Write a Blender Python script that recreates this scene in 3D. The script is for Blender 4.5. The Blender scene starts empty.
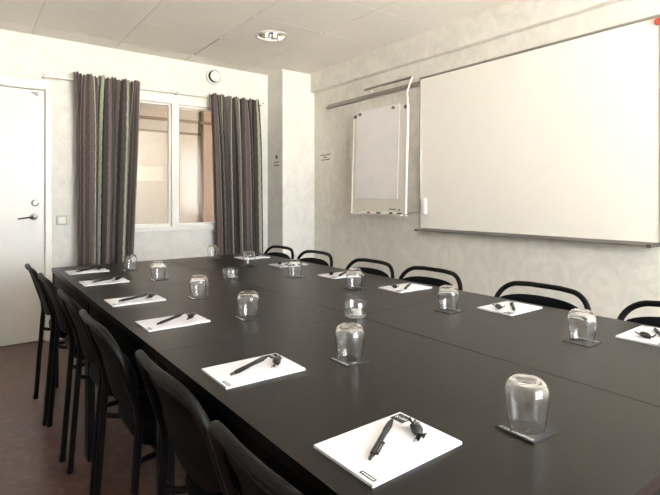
import bpy, bmesh, math, random
from mathutils import Vector, Matrix
random.seed(7)
PI = math.pi
sc = bpy.context.scene
C = sc.collection
CAMH = 1.1648
CEIL = 2.493
XR, YB, XL, YF = 3.0, 4.588, -2.5, -2.5      # right wall, back wall, left wall, window wall
T = 0.74                                       # table height

# ------------------------------------------------------------------ materials
def srgb(r, g, b):
    def f(c):
        c /= 255.0
        return c / 12.92 if c <= 0.04045 else ((c + 0.055) / 1.055) ** 2.4
    return (f(r), f(g), f(b), 1)

def mat(name, col, rough=0.5, metal=0.0, spec=0.5, bump=0, bscale=50, var=0, vscale=8, coat=0, sheen=0):
    m = bpy.data.materials.new(name); m.use_nodes = True
    nt = m.node_tree; N = nt.nodes; L = nt.links
    b = N['Principled BSDF']
    b.inputs['Base Color'].default_value = col
    b.inputs['Roughness'].default_value = rough
    b.inputs['Metallic'].default_value = metal
    b.inputs['Specular IOR Level'].default_value = spec
    b.inputs['Coat Weight'].default_value = coat
    b.inputs['Sheen Weight'].default_value = sheen
    tc = N.new('ShaderNodeTexCoord')
    nz = N.new('ShaderNodeTexNoise'); nz.inputs['Scale'].default_value = vscale
    nz.inputs['Detail'].default_value = 4
    L.new(tc.outputs['Object'], nz.inputs['Vector'])
    cr = N.new('ShaderNodeValToRGB')
    v = max(var, 0.02)
    cr.color_ramp.elements[0].position = 0.3; cr.color_ramp.elements[1].position = 0.7
    cr.color_ramp.elements[0].color = tuple(c * (1 - v) for c in col[:3]) + (1,)
    cr.color_ramp.elements[1].color = tuple(min(1, c * (1 + v)) for c in col[:3]) + (1,)
    L.new(nz.outputs['Fac'], cr.inputs['Fac']); L.new(cr.outputs['Color'], b.inputs['Base Color'])
    if bump:
        n2 = N.new('ShaderNodeTexNoise'); n2.inputs['Scale'].default_value = bscale
        n2.inputs['Detail'].default_value = 3
        L.new(tc.outputs['Object'], n2.inputs['Vector'])
        bp = N.new('ShaderNodeBump'); bp.inputs['Strength'].default_value = bump
        bp.inputs['Distance'].default_value = 0.002
        L.new(n2.outputs['Fac'], bp.inputs['Height']); L.new(bp.outputs['Normal'], b.inputs['Normal'])
    return m

def wallpaper(name, col, amt=0.07):
    m = mat(name, col, 0.75, spec=0.25)
    nt = m.node_tree; N = nt.nodes; L = nt.links; b = N['Principled BSDF']
    tc = [n for n in N if n.type == 'TEX_COORD'][0]
    w = N.new('ShaderNodeTexNoise'); w.inputs['Scale'].default_value = 5.5
    w.inputs['Detail'].default_value = 7; w.inputs['Roughness'].default_value = 0.62
    w.inputs['Distortion'].default_value = 1.6
    L.new(tc.outputs['Object'], w.inputs['Vector'])
    cr = N.new('ShaderNodeValToRGB')
    cr.color_ramp.elements[0].position = 0.36; cr.color_ramp.elements[1].position = 0.64
    cr.color_ramp.elements[0].color = tuple(c * (1 - amt) for c in col[:3]) + (1,)
    cr.color_ramp.elements[1].color = tuple(min(1, c * (1 + amt)) for c in col[:3]) + (1,)
    L.new(w.outputs['Fac'], cr.inputs['Fac']); L.new(cr.outputs['Color'], b.inputs['Base Color'])
    w2 = N.new('ShaderNodeTexNoise'); w2.inputs['Scale'].default_value = 16
    w2.inputs['Detail'].default_value = 6; w2.inputs['Distortion'].default_value = 2.0
    L.new(tc.outputs['Object'], w2.inputs['Vector'])
    bp = N.new('ShaderNodeBump'); bp.inputs['Strength'].default_value = 0.55; bp.inputs['Distance'].default_value = 0.004
    L.new(w2.outputs['Fac'], bp.inputs['Height']); L.new(bp.outputs['Normal'], b.inputs['Normal'])
    return m

def clear_glass(name, tint=(1, 1, 1, 1), refl=1.0):
    m = bpy.data.materials.new(name); m.use_nodes = True
    nt = m.node_tree; N = nt.nodes; L = nt.links
    N.remove(N['Principled BSDF'])
    out = N['Material Output']
    tr = N.new('ShaderNodeBsdfTransparent'); tr.inputs['Color'].default_value = tint
    gl = N.new('ShaderNodeBsdfGlossy'); gl.inputs['Roughness'].default_value = 0.0
    gl.inputs['Color'].default_value = (1, 1, 1, 1)
    lw = N.new('ShaderNodeLayerWeight'); lw.inputs['Blend'].default_value = 0.5
    pw = N.new('ShaderNodeMath'); pw.operation = 'POWER'; pw.inputs[1].default_value = 4.5; L.new(lw.outputs['Facing'], pw.inputs[0])
    fr = N.new('ShaderNodeMapRange'); fr.inputs[3].default_value = 0.045 * refl; fr.inputs[4].default_value = 0.95
    L.new(pw.outputs[0], fr.inputs[0])
    mx = N.new('ShaderNodeMixShader')
    L.new(fr.outputs[0], mx.inputs['Fac']); L.new(tr.outputs['BSDF'], mx.inputs[1]); L.new(gl.outputs['BSDF'], mx.inputs[2])
    L.new(mx.outputs['Shader'], out.inputs['Surface'])
    return m

def real_glass(name):
    m = bpy.data.materials.new(name); m.use_nodes = True
    nt = m.node_tree; N = nt.nodes; N.remove(N['Principled BSDF'])
    g = N.new('ShaderNodeBsdfGlass'); g.inputs['IOR'].default_value = 1.47; g.inputs['Roughness'].default_value = 0
    nt.links.new(g.outputs[0], N['Material Output'].inputs['Surface'])
    return m

def floor_mat():
    m = mat('linoleum', srgb(92, 66, 58), 0.28, spec=0.5)
    nt = m.node_tree; N = nt.nodes; L = nt.links; b = N['Principled BSDF']
    tc = [n for n in N if n.type == 'TEX_COORD'][0]
    a = N.new('ShaderNodeTexNoise'); a.inputs['Scale'].default_value = 22; a.inputs['Detail'].default_value = 8
    a.inputs['Roughness'].default_value = 0.7; a.inputs['Distortion'].default_value = 0.8
    L.new(tc.outputs['Object'], a.inputs['Vector'])
    cr = N.new('ShaderNodeValToRGB'); e = cr.color_ramp.elements
    e[0].position = 0.34; e[0].color = srgb(76, 52, 46); e[1].position = 0.68; e[1].color = srgb(116, 88, 79)
    k = e.new(0.52); k.color = srgb(92, 67, 60)
    L.new(a.outputs['Fac'], cr.inputs['Fac']); L.new(cr.outputs['Color'], b.inputs['Base Color'])
    r = N.new('ShaderNodeMapRange'); r.inputs[3].default_value = 0.26; r.inputs[4].default_value = 0.42
    L.new(a.outputs['Fac'], r.inputs[0]); L.new(r.outputs[0], b.inputs['Roughness'])
    return m

def curtain_mat():
    m = mat('striped_curtain', srgb(84, 76, 74), 0.85, spec=0.2, sheen=0.2)
    nt = m.node_tree; N = nt.nodes; L = nt.links; b = N['Principled BSDF']
    uv = N.new('ShaderNodeUVMap'); uv.uv_map = 'UVMap'
    sep = N.new('ShaderNodeSeparateXYZ'); L.new(uv.outputs['UV'], sep.inputs[0])
    # gentle waver so some stripes read wavy like a woven vine
    wav = N.new('ShaderNodeMath'); wav.operation = 'SINE'
    mul = N.new('ShaderNodeMath'); mul.operation = 'MULTIPLY'; mul.inputs[1].default_value = 70
    L.new(sep.outputs['Y'], mul.inputs[0]); L.new(mul.outputs[0], wav.inputs[0])
    am = N.new('ShaderNodeMath'); am.operation = 'MULTIPLY'; am.inputs[1].default_value = 0.0014
    L.new(wav.outputs[0], am.inputs[0])
    ad = N.new('ShaderNodeMath'); ad.operation = 'ADD'; L.new(sep.outputs['X'], ad.inputs[0]); L.new(am.outputs[0], ad.inputs[1])
    sca = N.new('ShaderNodeMath'); sca.operation = 'MULTIPLY'; sca.inputs[1].default_value = 1 / 0.78
    L.new(ad.outputs[0], sca.inputs[0])
    fr = N.new('ShaderNodeMath'); fr.operation = 'FRACT'; L.new(sca.outputs[0], fr.inputs[0])
    cr = N.new('ShaderNodeValToRGB'); cr.color_ramp.interpolation = 'CONSTANT'
    D = (76, 70, 67); M = (98, 91, 88); K = (42, 39, 38); S = (160, 163, 143); G = (140, 135, 128); W = (176, 168, 156); P = (122, 96, 98)
    st = [(0, D), (.05, M), (.10, K), (.14, D), (.19, S), (.23, K), (.25, M), (.31, D), (.36, G), (.375, D), (.41, P), (.425, D),
          (.47, M), (.53, W), (.545, D), (.60, K), (.63, M), (.68, G), (.695, D), (.74, S), (.79, K), (.81, D), (.87, P), (.885, M), (.93, G), (.94, K)]
    e = cr.color_ramp.elements
    e[0].position = 0; e[0].color = srgb(*D); e[1].position = .97; e[1].color = srgb(*M)
    for p, c in st[1:]:
        k = e.new(p); k.color = srgb(*c)
    L.new(fr.outputs[0], cr.inputs['Fac'])
    mp = N.new('ShaderNodeMapping'); mp.inputs['Scale'].default_value = (260, 60, 1)
    L.new(uv.outputs['UV'], mp.inputs['Vector'])
    nz = N.new('ShaderNodeTexNoise'); nz.inputs['Scale'].default_value = 1.0; nz.inputs['Detail'].default_value = 3
    L.new(mp.outputs[0], nz.inputs['Vector'])
    mr = N.new('ShaderNodeMapRange'); mr.inputs[1].default_value = .3; mr.inputs[2].default_value = .7
    mr.inputs[3].default_value = .62; mr.inputs[4].default_value = 1.3
    L.new(nz.outputs['Fac'], mr.inputs[0])
    vm = N.new('ShaderNodeVectorMath'); vm.operation = 'SCALE'
    L.new(cr.outputs['Color'], vm.inputs[0]); L.new(mr.outputs[0], vm.inputs['Scale'])
    L.new(vm.outputs[0], b.inputs['Base Color'])
    return m

def paper_mat():
    m = mat('ruled_paper', srgb(226, 226, 232), 0.7, spec=0.2)
    nt = m.node_tree; N = nt.nodes; L = nt.links; b = N['Principled BSDF']
    tc = [n for n in N if n.type == 'TEX_COORD'][0]
    sep = N.new('ShaderNodeSeparateXYZ'); L.new(tc.outputs['Object'], sep.inputs[0])
    mu = N.new('ShaderNodeMath'); mu.operation = 'MULTIPLY'; mu.inputs[1].default_value = 1 / 0.0075; L.new(sep.outputs['X'], mu.inputs[0])
    fr = N.new('ShaderNodeMath'); fr.operation = 'FRACT'; L.new(mu.outputs[0], fr.inputs[0])
    cr = N.new('ShaderNodeValToRGB'); cr.color_ramp.interpolation = 'CONSTANT'
    cr.color_ramp.elements[0].color = srgb(205, 205, 214); cr.color_ramp.elements[1].position = 0.12
    cr.color_ramp.elements[1].color = srgb(226, 226, 232)
    L.new(fr.outputs[0], cr.inputs['Fac']); L.new(cr.outputs['Color'], b.inputs['Base Color'])
    return m

M = dict(
    wall_b=wallpaper('wallpaper_warm', srgb(222, 220, 214), 0.055),
    wall_r=wallpaper('wallpaper_grey', srgb(221, 218, 209), 0.075),
    ceil=mat('ceiling_tile_paint', srgb(247, 243, 234), 0.9, spec=0.1, bump=0.25, bscale=180, var=0.02, vscale=2),
    floor=floor_mat(),
    paint=mat('white_gloss_paint', srgb(230, 228, 222), 0.35),
    door=mat('door_paint', srgb(218, 216, 211), 0.35, bump=0.05, bscale=30),
    steel=mat('brushed_steel', srgb(140, 138, 134), 0.3, metal=1),
    alu=mat('anodised_aluminium', srgb(160, 157, 152), 0.42, metal=0.85),
    dark=mat('dark_gap', srgb(30, 28, 26), 0.8),
    curtain=curtain_mat(),
    table=mat('black_laminate', srgb(18, 15, 11), 0.36, spec=0.27, bump=0.12, bscale=220, var=0.05, vscale=3),
    edge=mat('black_edge_band', srgb(26, 26, 28), 0.4),
    frame=mat('black_powder_coat', srgb(7, 7, 8), 0.5, spec=0.18, bump=0.1, bscale=300),
    seat=mat('navy_black_upholstery', srgb(5, 7, 11), 0.55, spec=0.06, bump=0.1, bscale=400),
    board=mat('whiteboard_enamel', srgb(239, 236, 228), 0.22, spec=0.5, var=0.01, vscale=1),
    sheet=mat('flip_paper', srgb(238, 235, 234), 0.8, spec=0.1),
    cream=mat('cream_lacquer', srgb(228, 224, 213), 0.45),
    glass=real_glass('drinking_glass_clear'),
    pane=clear_glass('window_glass', (0.9, 0.9, 0.88, 1), 1.2),
    cup=clear_glass('candle_cup_glass', (0.96, 0.97, 0.97, 1), 1.6),
    slate=mat('slate_grey_coaster', srgb(30, 31, 35), 0.5, var=0.1, vscale=60),
    white=mat('white_print', srgb(240, 240, 240), 0.6),
    black=mat('black_print', srgb(22, 22, 24), 0.5),
    ink=mat('grey_print', srgb(96, 92, 86), 0.7),
    paper=paper_mat(),
    pageedge=mat('page_edges', srgb(200, 200, 204), 0.8),
    pen=mat('black_plastic', srgb(20, 20, 23), 0.25),
    wrap=mat('black_foil_wrapper', srgb(16, 16, 18), 0.22, spec=0.7, bump=0.5, bscale=260),
    wax=mat('white_wax', srgb(190, 188, 184), 0.5),
    red=mat('red_plastic', srgb(170, 72, 58), 0.4),
    green=mat('green_plastic', srgb(60, 110, 80), 0.4),
    blue=mat('blue_plastic', srgb(50, 70, 110), 0.4),
    note=mat('pale_sheet', srgb(224, 221, 212), 0.8),
    beige=mat('beige_wall_paint', srgb(184, 172, 160), 0.8, spec=0.2, var=0.03, vscale=2),
    brown=mat('terracotta_wall_paint', srgb(160, 137, 122), 0.8, spec=0.2),
    carpet=mat('brown_carpet', srgb(120, 100, 84), 0.95, spec=0.1),
)

# ------------------------------------------------------------------ mesh helpers
def setp(o, label=None, cat=None, group=None, kind=None):
    if label: o['label'] = label
    if cat: o['category'] = cat
    if group: o['group'] = group
    if kind: o['kind'] = kind
    return o

def obj(name, bm, m, parent=None, smooth=False, loc=None, rot=None):
    me = bpy.data.meshes.new(name)
    bmesh.ops.recalc_face_normals(bm, faces=bm.faces)
    bm.to_mesh(me); bm.free()
    for mm in (m if isinstance(m, (list, tuple)) else [m]): me.materials.append(mm)
    if smooth:
        me.polygons.foreach_set('use_smooth', [True] * len(me.polygons))
        try: me.set_sharp_from_angle(angle=math.radians(38))
        except Exception: pass
    o = bpy.data.objects.new(name, me); C.objects.link(o)
    if parent: o.parent = parent
    if loc: o.location = loc
    if rot: o.rotation_euler = rot
    return o

def empty(name, loc=(0, 0, 0), rz=0, **k):
    o = bpy.data.objects.new(name, None); C.objects.link(o)
    o.empty_display_size = 0.1
    o.location = loc; o.rotation_euler = (0, 0, rz)
    return setp(o, **k)

def box(bm, x0, x1, y0, y1, z0, z1, bev=0, seg=2):
    t = bmesh.new()
    bmesh.ops.create_cube(t, size=1)
    for v in t.verts:
        v.co = Vector(((x0 + x1) / 2 + v.co.x * (x1 - x0), (y0 + y1) / 2 + v.co.y * (y1 - y0), (z0 + z1) / 2 + v.co.z * (z1 - z0)))
    if bev: bmesh.ops.bevel(t, geom=t.edges[:], offset=bev, segments=seg, affect='EDGES', profile=0.5)
    join(bm, t)

def join(bm, t, mtx=None):
    if mtx is not None: bmesh.ops.transform(t, matrix=mtx, verts=t.verts)
    me = bpy.data.meshes.new('tmp'); t.to_mesh(me); t.free(); bm.from_mesh(me); bpy.data.meshes.remove(me)

def lathe(bm, prof, n=32, mtx=None, closed=False):
    t = bmesh.new(); rings = []
    for r, z in prof:
        if r < 1e-6: rings.append([t.verts.new((0, 0, z))])
        else: rings.append([t.verts.new((r * math.cos(2 * PI * i / n), r * math.sin(2 * PI * i / n), z)) for i in range(n)])
    seq = list(zip(rings, rings[1:])) + ([(rings[-1], rings[0])] if closed else [])
    for a, b in seq:
        for i in range(n):
            j = (i + 1) % n
            if len(a) == 1 and len(b) == 1: continue
            if len(a) == 1: t.faces.new((a[0], b[i], b[j]))
            elif len(b) == 1: t.faces.new((a[i], b[0], a[j]))
            else: t.faces.new((a[i], b[i], b[j], a[j]))
    join(bm, t, mtx)

def tube(bm, pts, r, n=12, flat=1.0, up=(0, 0, 1), rads=None):
    P = [Vector(p) for p in pts]; t = bmesh.new(); rings = []
    prev = None
    for i, p in enumerate(P):
        d = (P[min(i + 1, len(P) - 1)] - P[max(i - 1, 0)]).normalized()
        if prev is None:
            u = Vector(up)
            if abs(d.dot(u)) > 0.95: u = Vector((1, 0, 0))
            a = d.cross(u).normalized()
        else:
            a = (prev - d * prev.dot(d)).normalized()
        prev = a; b = d.cross(a)
        rr = rads[i] if rads else r
        rings.append([t.verts.new(p + a * rr * math.cos(2 * PI * k / n) + b * rr * flat * math.sin(2 * PI * k / n)) for k in range(n)])
    for A, B in zip(rings, rings[1:]):
        for k in range(n): t.faces.new((A[k], A[(k + 1) % n], B[(k + 1) % n], B[k]))
    t.faces.new(rings[0][::-1]); t.faces.new(rings[-1])
    join(bm, t)

def catmull(pts, sub=6):
    P = [Vector(p) for p in pts]; out = []
    for i in range(len(P) - 1):
        p0 = P[max(i - 1, 0)]; p1 = P[i]; p2 = P[i + 1]; p3 = P[min(i + 2, len(P) - 1)]
        for k in range(sub):
            t = k / sub
            out.append(0.5 * ((2 * p1) + (p2 - p0) * t + (2 * p0 - 5 * p1 + 4 * p2 - p3) * t * t + (3 * p1 - p0 - 3 * p2 + p3) * t ** 3))
    out.append(P[-1]); return out

def ngon_prism(bm, outline, t0, t1, fn):
    """outline: 2-D loop; fn(u, v, w) -> 3-D point; extruded between w=t0 and w=t1."""
    t = bmesh.new()
    A = [t.verts.new(fn(u, v, t0)) for u, v in outline]; B = [t.verts.new(fn(u, v, t1)) for u, v in outline]
    t.faces.new(A[::-1]); t.faces.new(B)
    n = len(A)
    for i in range(n): t.faces.new((A[i], A[(i + 1) % n], B[(i + 1) % n], B[i]))
    join(bm, t)

def text_bm(s, size, depth=0.0002):
    cu = bpy.data.curves.new('t', 'FONT'); cu.body = s; cu.size = size; cu.align_x = 'CENTER'; cu.align_y = 'CENTER'; cu.extrude = depth
    o = bpy.data.objects.new('t', cu); C.objects.link(o)
    bpy.context.view_layer.update()
    me = bpy.data.meshes.new_from_object(o.evaluated_get(bpy.context.evaluated_depsgraph_get()))
    bm = bmesh.new(); bm.from_mesh(me)
    bpy.data.objects.remove(o); bpy.data.curves.remove(cu); bpy.data.meshes.remove(me)
    return bm

def kids(o): return [c for c in list(bpy.data.objects) if c.parent == o]
def dup(root, loc, rz, label):
    r = root.copy(); C.objects.link(r); r.location = loc; r.rotation_euler = (0, 0, rz); r['label'] = label
    for ch in kids(root):
        c = ch.copy(); C.objects.link(c); c.parent = r
        for g in kids(ch):
            d = g.copy(); C.objects.link(d); d.parent = c
    return r

def struct(name, bm, m, parent=None, smooth=False):
    o = obj(name, bm, m, parent, smooth)
    if parent is None: o['kind'] = 'structure'
    return o

# ------------------------------------------------------------------ room shell
b = bmesh.new(); box(b, XL - .1, XR + .1, YF - .1, YB + .1, -.1, 0); struct('floor', b, M['floor'])

# ceiling of suspended tiles, one with a round hole for the downlight, one slightly displaced
b = bmesh.new()
xs = [0.431 + 0.627 * k for k in range(-5, 6)]; ys = [3.15 + 0.61 * k for k in range(-10, 4)]
LX, LY = 1.9985, 3.455
for i in range(len(xs) - 1):
    for j in range(len(ys) - 1):
        x0, x1 = max(xs[i], XL), min(xs[i + 1], XR); y0, y1 = max(ys[j], YF), min(ys[j + 1], YB)
        if x1 - x0 < .02 or y1 - y0 < .02: continue
        g = 0.0016
        if x0 < LX < x1 and y0 < LY < y1:
            t = bmesh.new(); n = 48; R = 0.112
            loops = []
            for z in (CEIL, CEIL + .012):
                inn, out = [], []
                for k in range(n):
                    a = 2 * PI * (k + .5) / n; c, s = math.cos(a), math.sin(a)
                    inn.append(t.verts.new((LX + R * c, LY + R * s, z)))
                    hx, hy = (x1 - x0) / 2 - g, (y1 - y0) / 2 - g; q = min(hx / max(abs(c), 1e-6), hy / max(abs(s), 1e-6))
                    out.append(t.verts.new(((x0 + x1) / 2 + q * c, (y0 + y1) / 2 + q * s, z)))
                loops.append((inn, out))
                for k in range(n): t.faces.new((inn[k], out[k], out[(k + 1) % n], inn[(k + 1) % n]))
            for k in range(n):
                t.faces.new((loops[0][0][k], loops[0][0][(k + 1) % n], loops[1][0][(k + 1) % n], loops[1][0][k]))
                t.faces.new((loops[0][1][k], loops[0][1][(k + 1) % n], loops[1][1][(k + 1) % n], loops[1][1][k]))
            join(b, t); continue
        t = bmesh.new(); box(t, x0 + g, x1 - g, y0 + g, y1 - g, CEIL, CEIL + .012, bev=0.001, seg=1)
        if i == 7 and j == 11:      # the loose tile: its left edge sags a little
            for v in t.verts:
                if v.co.x < x0 + .1: v.co.x += 0.003 + 0.012 * (v.co.y - y0) / .61
        join(b, t)
# backing above the tiles, open around the downlight can
for (x0, x1, y0, y1) in ((XL - .1, LX - .14, YF - .1, YB + .1), (LX + .14, XR + .1, YF - .1, YB + .1), (LX - .14, LX + .14, YF - .1, LY - .14), (LX - .14, LX + .14, LY + .14, YB + .1)):
    box(b, x0, x1, y0, y1, CEIL + .0125, CEIL + .16)
box(b, LX - .2, LX + .2, LY - .2, LY + .2, CEIL + .17, CEIL + .2)
struct('ceiling', b, M['ceil'])

b = bmesh.new(); box(b, 1.675, 1.71, 3.74, 4.39, CEIL + .0121, CEIL + .0124); struct('slit_shade_strip', b, M['dark'])  # dark strip added over the loose tile's slit, its shade put in as colour
H = CEIL + .01
# right wall with projecting beam, pillar in the far corner
b = bmesh.new(); box(b, XR, XR + .1, YF - .1, YB + .1, 0, H); struct('wall_right', b, M['wall_r'])
b = bmesh.new(); box(b, 2.945, XR + .01, YF, 4.279, 2.293, H, bev=0.012, seg=3); struct('wall_beam', b, M['wall_r'])
b = bmesh.new(); box(b, 2.604, XR + .01, 4.280, YB + .01, 0, H, bev=0.003, seg=1); struct('wall_pillar', b, M['wall_b'])
b = bmesh.new(); box(b, XL - .1, XL, YF - .1, YB + .1, 0, H); struct('wall_left', b, M['wall_b'])
# back wall with openings for door and interior window
DX0, DX1, DZ = -0.385, 0.527, 2.052
WX0, WX1, WZ0, WZ1 = 1.12, 2.10, 0.90, 2.125
b = bmesh.new()
box(b, XL, DX0, YB, YB + .12, 0, H); box(b, DX0, DX1, YB, YB + .12, DZ, H)
box(b, DX1, WX0, YB, YB + .12, 0, H); box(b, WX0, WX1, YB, YB + .12, 0, WZ0); box(b, WX0, WX1, YB, YB + .12, WZ1, H)
box(b, WX1, XR + .1, YB, YB + .12, 0, H)
struct('wall_back', b, M['wall_b'])
# window wall behind the camera: two wide openings with mullioned frames
OP = [(0.2, 2.75)]; OZ0, OZ1 = 0.8, 2.35
b = bmesh.new(); y0, y1 = YF - .12, YF
box(b, XL, OP[0][0], y0, y1, 0, H); box(b, OP[0][1], XR, y0, y1, 0, H)
for a, c in OP: box(b, a, c, y0, y1, 0, OZ0); box(b, a, c, y0, y1, OZ1, H)
struct('wall_front', b, M['wall_b'])
for k, (a, c) in enumerate(OP):
    b = bmesh.new(); ya, yb = YF - .1, YF - .04
    box(b, a, c, ya, yb, OZ0, OZ0 + .06); box(b, a, c, ya, yb, OZ1 - .06, OZ1)
    mid = (a + c) / 2
    for x in (a + .03, a + (c - a) / 3, a + (c - a) * 2 / 3, c - .03): box(b, x - .035, x + .035, ya, yb, OZ0, OZ1)
    struct('window_%d' % (k + 2), b, M['paint'])

# door, frame and its fittings
b = bmesh.new()
fo = 0.046
box(b, DX1 + .002, DX1 + fo, YB - .022, YB + .10, 0, DZ + .002, bev=.004)
box(b, DX0 - fo, DX0 - .002, YB - .022, YB + .10, 0, DZ + .002, bev=.004)
box(b, DX0 - fo, DX1 + fo, YB - .022, YB + .10, DZ + .003, DZ + .078, bev=.004)
struct('trim_1', b, M['paint'])
b = bmesh.new(); box(b, DX0 + .004, DX1 - .004, YB + .004, YB + .044, .012, DZ - .004, bev=.002)
door = struct('door_1', b, M['door'])
b = bmesh.new(); box(b, DX0, DX1, YB + .05, YB + .10, 0, DZ); struct('trim_2', b, M['dark'])
RX = Matrix.Rotation(PI / 2, 4, 'X')          # lathe axis z -> -y (towards the room)
def wall_lathe(bm, x, z, y, prof, n=28): lathe(bm, prof, n, Matrix.Translation((x, y, z)) @ RX)
b = bmesh.new(); wall_lathe(b, .449, 1.02, YB + .004, [(0, 0), (.026, 0), (.026, .006), (.012, .010), (.012, .045), (0, .047)])
pts = catmull([(.449, YB - .038, 1.02), (.43, YB - .042, 1.02), (.37, YB - .042, 1.013), (.335, YB - .040, 1.008)])
tube(b, pts, .009, flat=.75)
h = obj('door_handle', b, M['steel'], door, True); h['label'] = 'steel lever handle'
b = bmesh.new(); wall_lathe(b, .456, 1.133, YB + .004, [(0, 0), (.026, 0), (.026, .008), (.02, .012), (.012, .012), (.011, .018), (0, .018)])
box(b, .4535, .4585, YB - .020, YB - .014, 1.123, 1.143)
obj('door_lock', b, M['steel'], door, True)
b = bmesh.new(); wall_lathe(b, .470, 2.018, YB + .004, [(0, 0), (.014, 0), (.014, .01), (.007, .014), (.007, .03), (.011, .032), (.011, .04), (0, .042)])
tube(b, [(.47, YB - .02, 2.018), (.43, YB - .022, 2.022)], .006)
obj('door_catch', b, M['steel'], door, True)

# interior window
b = bmesh.new(); ya, yb = YB - .02, YB + .09
box(b, WX0 - .04, WX1 + .04, ya, yb, WZ1 - .060, WZ1 + .03, bev=.004)
box(b, WX0 - .04, WX1 + .04, ya - .02, yb, WZ0 - .035, WZ0 + .012, bev=.004)
box(b, WX0 - .04, WX0 + .04, ya, yb, WZ0, WZ1, bev=.004); box(b, WX1 - .04, WX1 + .04, ya, yb, WZ0, WZ1, bev=.004)
box(b, 1.565, 1.629, ya + .004, yb, WZ0, WZ1, bev=.004)
win = struct('window_1', b, M['paint'])
for (a, c) in ((WX0 + .04, 1.565), (1.629, WX1 - .04)):
    b = bmesh.new(); yy = YB + .02
    box(b, a, c, yy, yy + .03, WZ0 + .012, WZ0 + .034); box(b, a, c, yy, yy + .03, WZ1 - .075, WZ1 - .060)
    box(b, a, a + .018, yy, yy + .03, WZ0 + .03, WZ1 - .065); box(b, c - .018, c, yy, yy + .03, WZ0 + .03, WZ1 - .065)
    obj('sash', b, M['paint'], win)
    b = bmesh.new(); box(b, a + .015, c - .015, yy + .012, yy + .018, WZ0 + .03, WZ1 - .07)
    obj('pane', b, M['pane'], win)

# room behind the interior window
NX0, NX1, NY1 = .3, 3.35, 6.6
b = bmesh.new(); box(b, NX0, NX1, YB + .12, NY1, -.1, 0); struct('floor_next_room', b, M['carpet'])
b = bmesh.new(); box(b, NX0, NX1, YB + .12, NY1, 2.40, 2.5)
for k in range(4): box(b, NX0, NX1, 5.0 + .45 * k, 5.03 + .45 * k, 2.385, 2.40)
struct('ceiling_next_room', b, M['ceil'])
b = bmesh.new(); box(b, NX0 - .1, NX0, YB + .12, NY1 + .1, 0, 2.5); box(b, NX0, NX1, NY1, NY1 + .1, 0, 2.5); struct('wall_next_room', b, M['beige'])
b = bmesh.new(); box(b, NX1, NX1 + .1, YB + .12, NY1 + .1, 0, 2.5); box(b, 2.66, NX1, NY1 - .12, NY1, 0, 2.4); struct('wall_next_room_side', b, M['brown'])
b = bmesh.new(); box(b, 1.765, 2.125, NY1 - .03, NY1 - .001, 1.395, 1.595, bev=.004)
setp(obj('wall_panel', b, mat('panel_beige', srgb(196, 184, 170), .7)), 'pale blank panel on the beige wall seen through the left window pane', 'panel')
b = bmesh.new(); box(b, NX0, 3.3, NY1 - .03, NY1, 2.06, 2.085); box(b, NX0, 3.3, NY1 - .15, NY1 - .13, 2.20, 2.24); struct('trim_3', b, M['carpet'])

# ------------------------------------------------------------------ curtains and rod
def curtain(name, xt0, xt1, xb0, xb1, zt, zb, seed, uoff, label, folds):
    rnd = random.Random(seed)
    bm = bmesh.new(); uvl = bm.loops.layers.uv.new('UVMap')
    ns, nt = 150, 44
    ph = [rnd.uniform(-.5, .5) for _ in range(folds + 2)]; am = [rnd.uniform(.45, 1.1) for _ in range(folds + 2)]
    wid = [rnd.uniform(.6, 1.6) for _ in range(folds)]; tot = sum(wid); cum = [0]
    for q in wid: cum.append(cum[-1] + q / tot)
    def wave(s, t):
        i = max(k for k in range(folds) if s >= cum[k] - 1e-9); f = (s - cum[i]) / (cum[i + 1] - cum[i]); q = i + f
        a = am[i] * (1 - f) + am[i + 1] * f
        amp = (.014 + .050 * min(1, t * 2.5)) * a
        k = 2 * PI * q
        return (amp * (math.sin(k) + .28 * math.sin(2 * k + ph[i] * 3)) + .004 * math.sin(2 * PI * s * folds * 2.7 + 9 * ph[1]) * max(0, 1 - t * 2.5),
                (.014 * math.cos(k) + .004 * math.sin(2 * k)) * min(1, t * 3))
    zr = zt - .055
    V = []
    for j in range(nt + 1):
        t = j / nt; row = []
        z = zt - (zt - zb) * (t ** 1.25)
        for i in range(ns + 1):
            s = i / ns
            x = (xt0 + (xt1 - xt0) * s) * (1 - t) + (xb0 + (xb1 - xb0) * s) * t
            w, dx = wave(s, t)
            zz = z
            if z > zr:   # ruffled header above the rod
                q = (z - zr) / .055
                w = w * .5 + .011 * math.sin(2 * PI * s * folds * 4.3 + seed + 2 * math.sin(s * 9)) * q
                zz += (.009 * math.sin(2 * PI * s * folds * 1.4 + seed * 2) + .007 * math.sin(2 * PI * s * folds * 4.7 + 3 * math.sin(7 * s))) * q
            elif z > zr - .10:
                w *= .5 + .5 * (zr - z) / .10
            row.append(bm.verts.new((x + dx, YB - .104 - .012 * min(1, t * 3) + w, zz)))
        V.append(row)
    # arc length along the rows gives the cloth coordinate
    arc = [0]
    for i in range(ns): arc.append(arc[-1] + (V[nt // 2][i + 1].co - V[nt // 2][i].co).length)
    for j in range(nt):
        for i in range(ns):
            f = bm.faces.new((V[j][i], V[j + 1][i], V[j + 1][i + 1], V[j][i + 1]))
            for l, (ii, jj) in zip(f.loops, ((i, j), (i, j + 1), (i + 1, j + 1), (i + 1, j))):
                l[uvl].uv = (arc[ii] + uoff, V[jj][ii].co.z)
    o = obj(name, bm, M['curtain'], None, True)
    md = o.modifiers.new('thick', 'SOLIDIFY'); md.thickness = .003; md.offset = 0
    return setp(o, label, 'curtain', 'striped curtains beside the interior window')
curtain('curtain', .718, 1.250, .735, 1.165, 2.208, .34, 3, .20, 'dark striped curtain hanging nearer the door, left of the window panes', 4)
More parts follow.
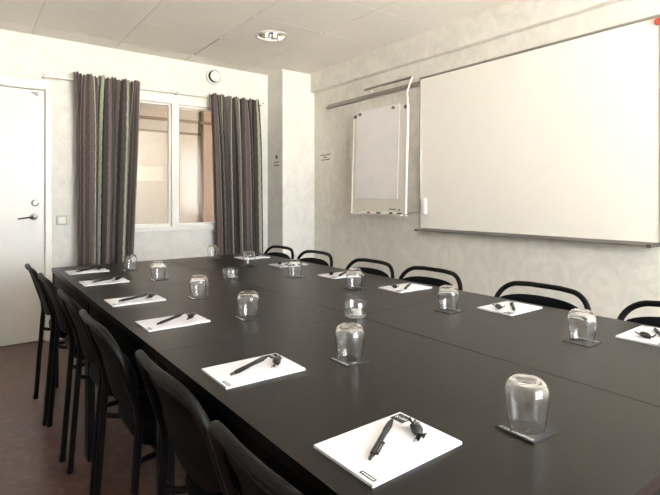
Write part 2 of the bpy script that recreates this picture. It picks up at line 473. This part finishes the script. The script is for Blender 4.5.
curtain('curtain', 1.895, 2.445, 1.965, 2.475, 2.190, .34, 11, .56, 'dark striped curtain hanging nearer the pillar, right of the window panes', 5)
b = bmesh.new(); tube(b, [(.50, YB - .075, 2.155), (2.52, YB - .075, 2.155)], .008)
rod = obj('curtain_rod', b, M['paint'], None, True); setp(rod, 'thin white curtain rod across the window on the back wall', 'curtain rod')
for x in (.51, 1.60, 2.51):
    b = bmesh.new(); box(b, x - .006, x + .006, YB - .08, YB, 2.151, 2.171, bev=.002); obj('bracket', b, M['steel'], rod)

# ------------------------------------------------------------------ fittings on the back wall
b = bmesh.new(); wall_lathe(b, 1.988, 2.385, YB, [(.0, .001), (.082, .001), (.082, .018), (.076, .026), (.064, .022), (.058, .003), (0, .003)], 40)
v = obj('air_vent', b, M['paint'], None, True); setp(v, 'round white air vent high on the back wall above the window', 'vent')
b = bmesh.new(); wall_lathe(b, 1.988, 2.385, YB - .0035, [(0, 0), (.0575, 0), (.0575, .0006), (0, .0006)], 40); obj('gap', b, M['dark'], v, True)
b = bmesh.new(); wall_lathe(b, 1.993, 2.384, YB - .006, [(0, 0), (.012, 0), (.012, .020), (.046, .020), (.051, .024), (.049, .030), (.03, .035), (0, .037)], 40); obj('valve_disc', b, M['paint'], v, True)
b = bmesh.new(); box(b, .607, .689, YB - .010, YB, .947, 1.029, bev=.006, seg=3)
s = obj('light_switch', b, mat('switch_plate', srgb(196, 191, 178), .5), None, True); setp(s, 'square cream light switch on the wall between door and curtain', 'switch')
b = bmesh.new(); box(b, .620, .676, YB - .015, YB - .009, .960, 1.016, bev=.003); obj('rocker', b, M['paint'], s, True)

# ------------------------------------------------------------------ ceiling downlight
dl = empty('downlight', (LX, LY, CEIL), label='round recessed downlight in the suspended ceiling', cat='ceiling light')
b = bmesh.new(); lathe(b, [(.106, .0), (.134, -.002), (.136, -.006), (.128, -.011), (.112, -.010), (.105, -.002)], 48, closed=True); obj('trim_ring', b, M['paint'], dl, True)
b = bmesh.new(); lathe(b, [(.106, -.002), (.098, .045), (.080, .085), (.055, .11), (0, .115)], 28)
chrome = mat('facet_reflector', srgb(225, 222, 214), .12, metal=1); obj('reflector', b, chrome, dl, False)
lampm = mat('lamp_tube', srgb(240, 236, 225), .4)
bb = lampm.node_tree.nodes['Principled BSDF']; bb.inputs['Emission Color'].default_value = (1, .93, .8, 1); bb.inputs['Emission Strength'].default_value = 2.5
for x in (-.035, .035):
    b = bmesh.new()
    tube(b, [(x, -.012 + .0, .10), (x, -.012, .035), (x, -.008, .026), (x, .008, .026), (x, .012, .035), (x, .012, .10)], .007); obj('lamp_tube', b, lampm, dl, True)

# ------------------------------------------------------------------ right wall: whiteboard
WB0, WB1, WBB, WBT = 1.014, 2.750, .915, 2.158
wb = empty('whiteboard', (XR, (WB0 + WB1) / 2, WBB), label='large blank whiteboard with aluminium frame on the right wall', cat='whiteboard')
def at(o, bm): bmesh.ops.translate(bm, verts=bm.verts, vec=-Vector(o.location)); return bm
b = bmesh.new(); box(b, XR - .016, XR - .001, WB0 + .01, WB1 - .01, WBB + .01, WBT - .01); obj('writing_surface', at(wb, b), M['board'], wb)
b = bmesh.new(); xa, xb = XR - .022, XR
box(b, xa, xb, WB0, WB1, WBT - .016, WBT, bev=.003); box(b, xa, xb, WB0, WB1, WBB, WBB + .016, bev=.003)
box(b, xa, xb, WB0, WB0 + .014, WBB, WBT, bev=.003); box(b, xa, xb, WB1 - .010, WB1, WBB, WBT, bev=.003)
obj('frame', at(wb, b), M['alu'], wb)
b = bmesh.new(); box(b, XR - .075, XR - .02, WB0 + .02, WB1 - .0, WBB - .006, WBB + .002, bev=.002); box(b, XR - .078, XR - .072, WB0 + .02, WB1, WBB - .006, WBB + .007, bev=.002)
obj('pen_tray', at(wb, b), M['alu'], wb)
for y in (WB0 + .045, WB1 - .01):
    b = bmesh.new(); box(b, XR - .08, XR - .018, y - .012, y + .012, WBB - .010, WBB + .008, bev=.003); obj('tray_end_cap', at(wb, b), M['ink'], wb)
b = bmesh.new()
t = bmesh.new(); lathe(t, [(0, 0), (.019, 0), (.019, .005), (.015, .009), (0, .010)], 28)
join(b, t, Matrix.Translation((XR - .0225, 1.034, 2.118)) @ Matrix.Rotation(-PI / 2, 4, 'Y'))
setp(obj('magnet', b, M['red'], None, True), 'round red magnet at the upper right corner of the whiteboard', 'magnet')
b = bmesh.new(); box(b, XR - .052, XR - .0225, 2.665, 2.715, 1.045, 1.170, bev=.004)
mh = obj('magnetic_holder', b, M['paint'], None, True); setp(mh, 'small white magnetic holder at lower left of the whiteboard', 'holder')
# rail to the left of the board, flip chart hanging from it
b = bmesh.new(); box(b, XR - .034, XR, 2.756, 4.03, 2.090, 2.098, bev=.001); box(b, XR - .012, XR, 2.756, 4.03, 2.098, 2.134, bev=.002); box(b, XR - .034, XR - .026, 2.756, 4.03, 2.098, 2.112, bev=.002)
setp(obj('wall_rail', b, M['alu'], None), 'long aluminium rail on the right wall, left of the whiteboard', 'rail')
fc = empty('flip_chart', (2.93, 3.175, 1.95), label='white flip chart pad board hanging from the wall rail beside the whiteboard', cat='flip chart')
b = bmesh.new(); ang = math.atan2(.032, .915)
FW0, FW1, FH = -.34, .34, .917
TR = Matrix.Rotation(ang, 4, 'Y')          # bottom hangs further into the room
def fl(bm): bmesh.ops.transform(bm, matrix=TR, verts=bm.verts); return bm
box(b, -.006, .008, FW0, FW1, -FH, 0, bev=.003); obj('backboard', fl(b), M['cream'], fc)
b = bmesh.new(); box(b, -.012, .010, FW0 - .012, FW0 + .002, -FH - .01, -.0, bev=.003); obj('side_rail', fl(b), M['paint'], fc)
b = bmesh.new(); box(b, -.012, .010, FW1 - .002, FW1 + .008, -FH, -.02, bev=.003); obj('side_rail', fl(b), M['paint'], fc)
b = bmesh.new()
t = bmesh.new(); nx, nz = 14, 20; vs = []
for j in range(nz + 1):
    row = []
    for i in range(nx + 1):
        y = -.262 + .552 * i / nx; z = .018 - .80 * j / nz
        row.append(t.verts.new((-.013 - .004 * math.sin(3.1 * j / nz) - .0015 * math.sin(i * .9 + j * .5) * (j / nz), y, z)))
    vs.append(row)
for j in range(nz):
    for i in range(nx): t.faces.new((vs[j][i], vs[j + 1][i], vs[j + 1][i + 1], vs[j][i + 1]))
join(b, t); fl(b); pad = obj('paper_pad', b, M['sheet'], fc, False); md = pad.modifiers.new('thick', 'SOLIDIFY'); md.thickness = .003
for y in (-.20, .235):
    b = bmesh.new(); t = bmesh.new(); lathe(t, [(0, 0), (.008, 0), (.008, .012), (.015, .014), (.015, .022), (0, .024)], 20)
    join(b, t, TR @ Matrix.Translation((-.014, y, -.012)) @ Matrix.Rotation(-PI / 2, 4, 'Y')); obj('hook_knob', b, M['steel'], fc, True)
for y in (FW0 + .012, FW1 - .02):
    b = bmesh.new(); box(b, -.016, -.004, y - .016, y + .016, -.035, -.005, bev=.004); obj('corner_clip', fl(b), M['ink'], fc)
b = bmesh.new(); box(b, -.05, -.004, FW0, FW1, -FH - .008, -FH + .000, bev=.002); box(b, -.052, -.047, FW0, FW1, -FH - .008, -FH + .004, bev=.001)
obj('marker_tray', fl(b), M['cream'], fc)
b = bmesh.new()
for k in range(7): box(b, -.0068, -.0058, -.235 + .012 * k, -.235 + .012 * k + .009, -FH + .040, -FH + .050)
box(b, -.0066, -.0058, -.285, -.150, -FH + .0395, -FH + .0405); box(b, -.0068, -.0058, -.285, -.270, -FH + .034, -FH + .048); obj('maker_mark', fl(b), M['ink'], fc)
# hanger: sliding bar above the rail and the bent tube down to the board
b = bmesh.new(); tube(b, [(.0, .20, .214), (.0, -.385, .214)], .011, flat=1.0); obj('hanger_bar', b, M['alu'], fc, True)
b = bmesh.new(); tube(b, [(.045, .14, .196), (.004, .14, .196), (-.002, -.02, .200)], .006); obj('slide_bracket', b, M['paint'], fc, True)
b = bmesh.new(); tube(b, catmull([(.0, -.395, .214), (-.012, -.388, .190), (-.018, -.368, .135), (-.018, -.350, .09), (-.012, -.348, .03), (-.014, -.348, -.25)]), .0065); obj('hanger_tube', b, M['paint'], fc, True)
b = bmesh.new(); tube(b, catmull([(-.058, -.33, -.925), (-.02, -.39, -.90), (.015, -.45, -.893)]), .004); obj('stay_rod', b, M['alu'], fc, True)
mk = [('green', -.27, 'green'), ('black', -.18, 'pen'), ('blue', -.02, 'blue'), ('red', .10, 'red')]
for nm, y, mm in mk:
    b = bmesh.new(); tube(b, [(0, -.055, 0), (0, .03, 0), (0, .034, 0), (0, .06, 0)], .008, rads=[.008, .008, .009, .009])
    p = TR @ Vector((-.036, y, -FH + .0095)) + Vector((2.93, 3.175, 1.95))
    o = obj('marker', b, M['paint'], None, True, loc=p); setp(o, nm + '-capped marker pen lying in the flip chart tray', 'marker', 'markers in the flip chart tray')
    b = bmesh.new(); tube(b, [(0, -.057, 0), (0, -.015, 0)], .0092); obj('cap', b, M[mm], o, True)

# notices
b = bmesh.new(); box(b, XR - .002, XR, 3.955, 4.20, 1.478, 1.682)
nt_ = obj('notice_sign', b, M['note']); setp(nt_, 'pale paper notice with three short lines on the right wall near the pillar', 'notice')
b = bmesh.new()
for (ya, yb, z) in ((3.99, 4.06, 1.625), (4.068, 4.16, 1.622), (4.05, 4.11, 1.600), (4.00, 4.09, 1.575), (4.10, 4.15, 1.573)):
    box(b, XR - .0028, XR - .0019, ya, yb, z - .005, z + .005)
obj('printed_lines', b, M['ink'], nt_)
wl = empty('wall_lettering', (2.604, 4.40, 1.56), label='small grey symbol above two short text lines on the pillar side', cat='lettering')
b = bmesh.new(); lathe(b, [(0, 0), (.022, 0), (.022, .0012), (0, .0012)], 20, Matrix.Translation((0, 0, .045)) @ Matrix.Rotation(-PI / 2, 4, 'Y')); obj('symbol', b, M['ink'], wl)
for z, cuts in ((-.010, ((-.048, -.024), (-.019, .010), (.015, .048))), (-.043, ((-.048, -.005), (.002, .052)))):
    b = bmesh.new(); box(b, -.0014, .0, cuts[0][0], cuts[-1][1], z - .001, z + .001)
    for a, c in cuts: box(b, -.0016, .0, a, c, z - .0055, z + .0055)
    obj('text_line', b, M['ink'], wl)

# ------------------------------------------------------------------ tables
TX0, TXM, TX1 = .429, 1.137, 1.845
SEAM = [.2975, 1.365, 2.395, 3.438]
def table(x0, x1, y0, y1, label):
    r = empty('meeting_table', ((x0 + x1) / 2, (y0 + y1) / 2, 0), label=label, cat='table', group='black tables pushed together into one long conference table')
    w, l = (x1 - x0) / 2, (y1 - y0) / 2; g = .0012
    b = bmesh.new(); box(b, -w + g, w - g, -l + .0004, l - .0004, T - .024, T, bev=.0005, seg=1); obj('tabletop', b, M['table'], r)
    b = bmesh.new()
    for s in (-1, 1):
        box(b, s * (w - .020) - .009, s * (w - .020) + .009, -l + .035, l - .035, T - .105, T - .0245)
        box(b, -w + .03, w - .03, s * (l - .020) - .009, s * (l - .020) + .009, T - .105, T - .0245)
    obj('underframe', b, M['frame'], r)
    for sx in (-1, 1):
        for sy in (-1, 1):
            b = bmesh.new(); cx, cy = sx * (w - .020), sy * (l - .020)
            box(b, cx - .015, cx + .015, cy - .015, cy + .015, .006, T - .0245, bev=.002, seg=1)
            lathe(b, [(0, 0), (.012, 0), (.013, .006), (0, .006)], 12, Matrix.Translation((cx, cy, 0)))
            obj('leg', b, M['frame'], r)
names = [['nearest black table on the door side, under the notepad closest to the camera', 'middle black table on the door side of the conference setup', 'far black table on the door side, reaching its corner toward the striped curtains'],
         ['nearest black table on the whiteboard side, at the right edge of the photo', 'middle black table on the whiteboard side, below the left end of the whiteboard', 'far black table on the whiteboard side, closest to the pillar']]
for j in range(3):
    table(TX0, TXM, SEAM[j], SEAM[j + 1], names[0][j]); table(TXM, TX1, SEAM[j], SEAM[j + 1], names[1][j])

# ------------------------------------------------------------------ chairs (facing +x, origin below the hoop)
def make_chair():
    r = empty('conference_chair', (0, 0, 0), label='x', cat='chair', group='black tubular conference chairs around the tables')
    HW = .207; ZT = .803; R = .011
    def xoff(z):      # back line in side view
        if z >= .545: return .08 * (ZT - z) / (ZT - .545)
        return .08 - .04 * (.545 - z) / .545
    hoop = []
    def hp(y, z): return (xoff(z) - .022 * (1 - (y / HW) ** 2) * min(1, max(0, (z - .5) / .3)), y, z)
    cr = .095
    for z in (.47, .52, .57, .62, .66): hoop.append(hp(-HW, z))
    for k in range(0, 9):
        a = PI / 2 * k / 8; hoop.append(hp(-HW + cr - cr * math.cos(a), ZT - R - cr + cr * math.sin(a) * 1.0))
    for y in (-.07, -.03, .03, .07): hoop.append(hp(y, ZT - R + .003))
    for k in range(8, -1, -1):
        a = PI / 2 * k / 8; hoop.append(hp(HW - cr + cr * math.cos(a), ZT - R - cr + cr * math.sin(a)))
    for z in (.66, .62, .57, .52, .47): hoop.append(hp(HW, z))
    b = bmesh.new(); tube(b, hoop, R, 14); obj('back_hoop', b, M['frame'], r, True)
    # padded back shell: curved in plan, arched top, rounded lower corners
    b = bmesh.new(); nu, nv = 20, 14; F, Bk = [], []
    for j in range(nv + 1):
        v = j / nv; rf, rb = [], []
        for i in range(nu + 1):
            u = -1 + 2 * i / nu
            top = .705 + .050 * math.sqrt(max(0, 1 - (abs(u)) ** 2.6)); bot = .535 + .085 * (abs(u) ** 4)
            z = bot + (top - bot) * v
            y = u * (HW - .012)
            edge = min(1, 5 * min(v, 1 - v, (1 - abs(u)) * 1.4 + .0)) ** .5
            th = .006 + .011 * edge
            xx = xoff(z) - .024 * (1 - u * u) + .004 + .012 * math.sin(PI * v)
            rf.append(b.verts.new((xx + th + .006, y, z))); rb.append(b.verts.new((xx - th * .6 + .006, y, z)))
        F.append(rf); Bk.append(rb)
    for j in range(nv):
        for i in range(nu):
            b.faces.new((F[j][i], F[j][i + 1], F[j + 1][i + 1], F[j + 1][i])); b.faces.new((Bk[j][i], Bk[j + 1][i], Bk[j + 1][i + 1], Bk[j][i + 1]))
    for i in range(nu):
        b.faces.new((F[0][i], Bk[0][i], Bk[0][i + 1], F[0][i + 1])); b.faces.new((F[nv][i], F[nv][i + 1], Bk[nv][i + 1], Bk[nv][i]))
    for j in range(nv):
        b.faces.new((F[j][0], F[j + 1][0], Bk[j + 1][0], Bk[j][0])); b.faces.new((F[j][nu], Bk[j][nu], Bk[j + 1][nu], F[j + 1][nu]))
    o = obj('backrest', b, M['seat'], r, True)
    # seat pad
    b = bmesh.new(); out = []
    for k in range(48):
        a = 2 * PI * k / 48; c, s_ = math.cos(a), math.sin(a); p = 5.0
        q = (abs(c) ** p + abs(s_) ** p) ** (-1 / p); out.append((q * c, q * s_))
    prof = [(.80, -.045), (.93, -.036), (.985, -.018), (1.0, 0), (.985, .014), (.93, .022), (.7, .027), (0, .024)]
    rings = []
    for f, z in prof[:-1]: rings.append([b.verts.new((.295 + .205 * u * f, .178 * v * f * (1 + .04 * u), .452 + z + .006 * u * u * (1 if z > 0 else 0))) for u, v in out])
    for A, B in zip(rings, rings[1:]):
        for k in range(48): b.faces.new((A[k], A[(k + 1) % 48], B[(k + 1) % 48], B[k]))
    c0 = b.verts.new((.295, 0, .476)); c1 = b.verts.new((.295, 0, .405))
    for k in range(48): b.faces.new((rings[-1][k], rings[-1][(k + 1) % 48], c0)); b.faces.new((rings[0][(k + 1) % 48], rings[0][k], c1))
    obj('seat', b, M['seat'], r, True)
    for s_ in (-1, 1):
        b = bmesh.new(); tube(b, [(xoff(.48), s_ * HW, .48), (xoff(.3), s_ * HW, .3), (xoff(.012), s_ * HW, .012)], .012, 12)
        lathe(b, [(0, 0), (.013, 0), (.015, .02), (0, .02)], 12, Matrix.Translation((xoff(0), s_ * HW, 0))); obj('leg', b, M['frame'], r, True)
        b = bmesh.new(); tube(b, [(.455, s_ * .165, .415), (.475, s_ * .19, .20), (.492, s_ * .205, .012)], .011, 12)
        lathe(b, [(0, 0), (.012, 0), (.014, .02), (0, .02)], 12, Matrix.Translation((.493, s_ * .206, 0))); obj('leg', b, M['frame'], r, True)
        b = bmesh.new(); tube(b, catmull([(xoff(.41), s_ * HW, .405), (.105, s_ * .176, .401), (.16, s_ * .168, .400), (.30, s_ * .168, .400), (.457, s_ * .165, .404)]), .009, 10); obj('seat_rail', b, M['frame'], r, True)
    for xx in (.15, .44):
        b = bmesh.new(); tube(b, [(xx, -.168, .398), (xx, .168, .398)], .009, 10); obj('cross_bar', b, M['frame'], r, True)
    return r
chair0 = make_chair()
ordn = ['farthest', 'second farthest', 'third farthest', 'third nearest', 'second nearest', 'nearest']
LC = [(.293, 3.10), (.309, 2.655), (.320, 2.115), (.322, 1.65), (.347, 1.085), (.339, .615)]
RC = [(1.930, 3.200), (1.95, 2.755), (1.93, 2.163), (1.95, 1.715), (1.952, 1.108), (1.952, .588)]
for k, (x, y) in enumerate(LC):
    lb = 'black tubular chair on the door side of the tables, %s from the camera' % ordn[k] if k not in (0, 5) else ('black tubular chair farthest from the camera on the door side, before the white door' if k == 0 else 'black tubular chair nearest the camera, cut off by the bottom edge of the photo')
    if k == 0: chair0.location = (x, y, 0); chair0['label'] = lb
    else: dup(chair0, (x, y, 0), 0, lb)
for k, (x, y) in enumerate(RC):
    lb = {0: 'black hoop-backed chair by the pillar, farthest on the whiteboard side', 5: 'black hoop-backed chair on the whiteboard side cut off by the right photo edge'}.get(k, 'black hoop-backed chair on the whiteboard side of the tables, %s from the camera' % ordn[k])
    dup(chair0, (x, y, 0), PI, lb)

# ------------------------------------------------------------------ place settings
def make_pad():
    r = empty('notepad', (0, 0, 0), label='x', cat='notepad', group='white ruled notepads laid along the tables')
    b = bmesh.new(); box(b, -.105, .105, -.074, .074, 0, .0045); obj('pages', b, M['pageedge'], r)
    b = bmesh.new(); box(b, -.105, .105, -.074, .074, .0045, .0050); obj('top_sheet', b, M['paper'], r)
    z = .0050
    b = bmesh.new(); box(b, .072, .101, .037, .069, z, z + .0003)
    lg = obj('logo', b, M['black'], r)
    t = text_bm('Kvist', .013, .0001); b = bmesh.new(); join(b, t, Matrix.Translation((.087, .053, z + .0004)) @ Matrix.Rotation(-PI / 2 + .15, 4, 'Z')); obj('logo_lettering', b, M['white'], lg)
    b = bmesh.new(); box(b, -.099, -.091, -.069, -.036, z, z + .0003); lb = obj('printed_label', b, M['black'], r)
    b = bmesh.new()
    for k in range(6): box(b, -.0965, -.0935, -.066 + .0047 * k, -.0632 + .0047 * k, z + .0003, z + .0005)
    obj('label_lettering', b, M['white'], lb)
    return r
def make_pen():
    r = empty('ballpoint_pen', (0, 0, 0), label='x', cat='pen', group='black ballpoint pens on the notepads')
    R = .0052
    b = bmesh.new(); X = Matrix.Translation((0, 0, R)) @ Matrix.Rotation(PI / 2, 4, 'Y')
    lathe(b, [(0, -.062), (.0044, -.062), (.0048, -.058), (.0050, -.02), (.0052, .015), (.0050, .018)], 16, X); obj('barrel', b, M['pen'], r, True)
    grip = mat('rubber_grip', srgb(34, 34, 37), .65) if 'grip' not in M else M['grip']; M['grip'] = grip
    b = bmesh.new(); lathe(b, [(.0050, .018), (.0056, .022), (.0058, .05), (.0048, .058)], 16, X); obj('grip', b, grip, r, True)
    b = bmesh.new(); lathe(b, [(.0048, .058), (.0030, .070), (.0012, .077), (0, .0785)], 16, X); obj('tip', b, M['pen'], r, True)
    b = bmesh.new(); lathe(b, [(0, -.077), (.0028, -.0765), (.0032, -.073), (.0032, -.062)], 12, X); obj('push_button', b, M['pen'], r, True)
    b = bmesh.new()
    for v in (0,):
        box(b, -.058, -.018, -.0090, -.0068, R - .002, R + .002, bev=.0008); box(b, -.058, -.052, -.0090, -.003, R - .002, R + .002, bev=.0008); tube(b, [(-.02, -.0085, R), (-.018, -.0065, R)], .0022)
    obj('clip', b, M['pen'], r, True)
    return r
def make_candy():
    r = empty('wrapped_candy', (0, 0, 0), label='x', cat='candy', group='black wrapped candies on the notepads')
    rnd = random.Random(5); b = bmesh.new(); n = 22; rings = []
    P = [(-.020, .002), (-.017, .006), (-.011, .0095), (0, .0105), (.011, .0095), (.017, .006), (.020, .002)]
    for x, rr in P: rings.append([b.verts.new((x, rr * math.cos(2 * PI * k / n) * (1 + .10 * math.sin(k * 2.1)), .0098 + rr * .85 * math.sin(2 * PI * k / n) * (1 + .08 * math.cos(k * 3)))) for k in range(n)])
    for A, B in zip(rings, rings[1:]):
        for k in range(n): b.faces.new((A[k], A[(k + 1) % n], B[(k + 1) % n], B[k]))
    b.faces.new(rings[0][::-1]); b.faces.new(rings[-1]); obj('wrapped_sweet', b, M['wrap'], r, True)
    for s_ in (-1, 1):       # fanned, crumpled foil ends
        b = bmesh.new(); n = 14; rows = []
        for j in range(6):
            q = j / 5; row = []
            for k in range(n + 1):
                a = (k / n - .5); w = .0045 + .022 * q
                row.append(b.verts.new((s_ * (.018 + .013 * q * (1 - 1.2 * a * a)), a * w, .0098 + .006 * q * s_ * .4 + .0032 * q * math.sin(k * 1.25 + s_ + q) + .012 * q * a * s_)))
            rows.append(row)
        for A, B in zip(rows, rows[1:]):
            for k in range(n): b.faces.new((A[k], A[k + 1], B[k + 1], B[k]))
        o = obj('wrapper_end', b, M['wrap'], r, True); md = o.modifiers.new('t', 'SOLIDIFY'); md.thickness = .0006
    silver = M['alu']; b = bmesh.new()
    for k, y in enumerate((-.004, -.001, .002)): box(b, -.009 + .003 * k, .008, y, y + .0009, .0192, .0196)
    obj('silver_print', b, silver, r)
    return r
def make_coaster():
    r = empty('coaster', (0, 0, 0), label='x', cat='coaster', group='dark square coasters under the glasses')
    b = bmesh.new(); box(b, -.040, .040, -.040, .040, 0, .003, bev=.001); obj('mat', b, M['slate'], r)
    t = text_bm('ÄTER. UMGÅNGE', .0088, .0001); b = bmesh.new(); join(b, t, Matrix.Translation((-.0325, 0, .0031)) @ Matrix.Rotation(-PI / 2, 4, 'Z')); obj('lettering', b, M['white'], r)
    return r
def make_glass():
    b = bmesh.new()
    outer = [(.0310, .0), (.0325, .008), (.0350, .024), (.0374, .044), (.0388, .062), (.0389, .073), (.0378, .084), (.0350, .0935), (.0300, .1010), (.0240, .1052), (.0195, .1066), (.0175, .1062), (.0, .1045)]
    inner = [(.0, .0985), (.0170, .0985), (.0235, .0982), (.0290, .0950), (.0335, .0885), (.0363, .0800), (.0375, .0715), (.0374, .0615), (.0361, .0440), (.0337, .024), (.0313, .008), (.0300, .0003)]
    lathe(b, [(r_, z_ * .87) for r_, z_ in outer + inner], 56)
    # close the rim
    bmesh.ops.remove_doubles(b, verts=b.verts, dist=1e-5)
    ed = [e for e in b.edges if e.is_boundary]
    if ed: bmesh.ops.bridge_loops(b, edges=ed)
    o = obj('drinking_glass', b, M['glass'], None, True)
    return setp(o, 'x', 'glass', 'upturned drinking glasses on the coasters')
pad0, pen0, candy0, coast0, glass0 = make_pad(), make_pen(), make_candy(), make_coaster(), make_glass()

padsL = [(.574, 3.135), (.572, 2.685), (.571, 2.120), (.574, 1.668), (.573, 1.080), (.583, .610)]
padsR = [(1.668, 3.165), (1.672, 2.675), (1.676, 2.133), (1.680, 1.642), (1.692, 1.094), (1.703, .598)]
coL = [(.790, 3.043), (.819, 2.600), (.808, 2.020), (.812, 1.569), (.812, .996), (.829, .501)]
coR = [(1.421, 3.288), (1.449, 2.787), (1.439, 2.236), (1.479, 1.778), (1.468, 1.208), (1.466, .708)]
first = {}
def put(proto, loc, rz, label):
    if proto.name not in first: first[proto.name] = 1; proto.location = loc; proto.rotation_euler = (0, 0, rz); proto['label'] = label; return proto
    return dup(proto, loc, rz, label)
rnd = random.Random(2)
for side, pads, cos_ in (('door', padsL, coL), ('whiteboard', padsR, coR)):
    for k in range(6):
        where = '%s from the camera on the %s side' % (ordn[k], side)
        rz = 0 if side == 'door' else PI
        px, py = pads[k]; j = rnd.uniform(-.02, .02); rr = rz + j
        put(pad0, (px, py, T), rr, 'white ruled A5 notepad %s of the tables' % where)
        ca, sa = math.cos(rr), math.sin(rr)
        def loc(u, v, z=T + .0052): return (px + ca * u - sa * v, py + sa * u + ca * v, z)
        put(pen0, loc(-.001 if k else .0, .014), rr + math.radians(31 + rnd.uniform(-5, 5) * (k != 5)), 'black ballpoint pen on the notepad %s' % where)
        put(candy0, loc(.062, -.008), rr + math.radians(55 if side == 'door' else 60) + rnd.uniform(-.3, .3) * (k != 5), 'black foil wrapped candy on the notepad %s' % where)
        cx, cy = cos_[k]
        put(coast0, (cx, cy, T), rnd.uniform(-.03, .03) + (0 if side == 'door' else PI), 'dark square coaster under the glass %s' % where)
        put(glass0, (cx, cy, T + .0031), rnd.uniform(0, 3), 'upturned clear drinking glass on the coaster %s' % where)

# tea light holders on the middle seam
for k, (x, y, w) in enumerate(((1.137, 2.398, 'far one, between the curtain-side glasses'), (1.136, 1.358, 'nearer one, in the middle of the tables'))):
    b = bmesh.new(); lathe(b, [(0, .0002), (.036, .0002), (.0392, .002), (.0402, .006), (.0410, .0535), (.0404, .0545), (.0397, .0535), (.0388, .008), (.036, .0065), (0, .0062)], 48)
    if k == 0:
        hold = setp(obj('candle_holder', b, M['cup'], None, True, loc=(x, y, T)), 'low clear glass candle holder, ' + w, 'candle holder', 'glass candle holders on the centre seam')
    else:
        b.free(); h2 = hold.copy(); C.objects.link(h2); h2.location = (x, y, T); h2['label'] = 'low clear glass candle holder, ' + w
    b = bmesh.new(); lathe(b, [(0, 0), (.0185, 0), (.0190, .001), (.0190, .0165), (.0182, .0168), (.0180, .0145), (.008, .0135), (0, .0138)], 32)
    tl = setp(obj('tealight', b, M['wax'], None, True, loc=(x + .002, y, T + .0067)), 'small white tealight candle inside the %s glass holder' % ('far' if k == 0 else 'nearer'), 'candle', 'tealights in the glass holders')
    b = bmesh.new(); tube(b, [(0, 0, .0138), (.0005, 0, .021)], .0006, 6); obj('wick', b, M['dark'], tl)

# ------------------------------------------------------------------ light
w = bpy.data.worlds.new('World'); sc.world = w; w.use_nodes = True
N = w.node_tree.nodes; L = w.node_tree.links; bg = N['Background']
tc = N.new('ShaderNodeTexCoord'); sp = N.new('ShaderNodeSeparateXYZ'); L.new(tc.outputs['Generated'], sp.inputs[0])
cr = N.new('ShaderNodeValToRGB'); mr = N.new('ShaderNodeMapRange'); mr.inputs[1].default_value = -1; mr.inputs[2].default_value = 1
L.new(sp.outputs['Z'], mr.inputs[0]); L.new(mr.outputs[0], cr.inputs['Fac']); L.new(cr.outputs['Color'], bg.inputs['Color'])
e = cr.color_ramp.elements
e[0].position = 0; e[0].color = (2.0, 1.92, 1.76, 1); e[1].position = 1; e[1].color = (.60, .79, 1.0, 1)
k = e.new(.48); k.color = (2.0, 1.93, 1.80, 1); k = e.new(.53); k.color = (.86, .93, 1.0, 1)
bg.inputs['Strength'].default_value = 9.5
for a, c in OP:
    ld = bpy.data.lights.new('window_portal', 'AREA'); ld.shape = 'RECTANGLE'; ld.size = c - a; ld.size_y = OZ1 - OZ0
    ld.cycles.is_portal = True
    lo = bpy.data.objects.new('window_portal', ld); C.objects.link(lo); lo.location = ((a + c) / 2, YF - .13, (OZ0 + OZ1) / 2); lo.rotation_euler = (PI / 2, 0, 0)
    lo.rotation_euler = (-PI / 2, 0, 0) if False else (PI / 2, 0, PI)
# unseen area light added to brighten the neighbouring room
ld = bpy.data.lights.new('next_room_fill', 'AREA'); ld.size = .6; ld.energy = 2.6; ld.color = (1, .97, .93)
lo = bpy.data.objects.new('next_room_fill', ld); C.objects.link(lo); lo.location = (1.6, 5.6, 2.37)

# ------------------------------------------------------------------ camera
cd = bpy.data.cameras.new('camera'); co = bpy.data.objects.new('camera', cd); C.objects.link(co)
co.location = (0, 0, CAMH); co.rotation_euler = (PI / 2, 0, -0.6436)
cd.sensor_width = 36; cd.lens = 487.2 / 660 * 36; cd.shift_y = -(247.5 - 199.06) / 660; cd.clip_start = .02
sc.camera = co
sc.view_settings.view_transform = 'Standard'; sc.view_settings.look = 'None'; sc.view_settings.gamma = 1
sc.view_settings.use_curve_mapping = False; sc.view_settings.exposure = 1.45
sc.cycles.use_denoising = True
sc.cycles.max_bounces = 14; sc.cycles.diffuse_bounces = 8; sc.cycles.glossy_bounces = 6; sc.cycles.transparent_max_bounces = 24
sc.cycles.sample_clamp_indirect = 8
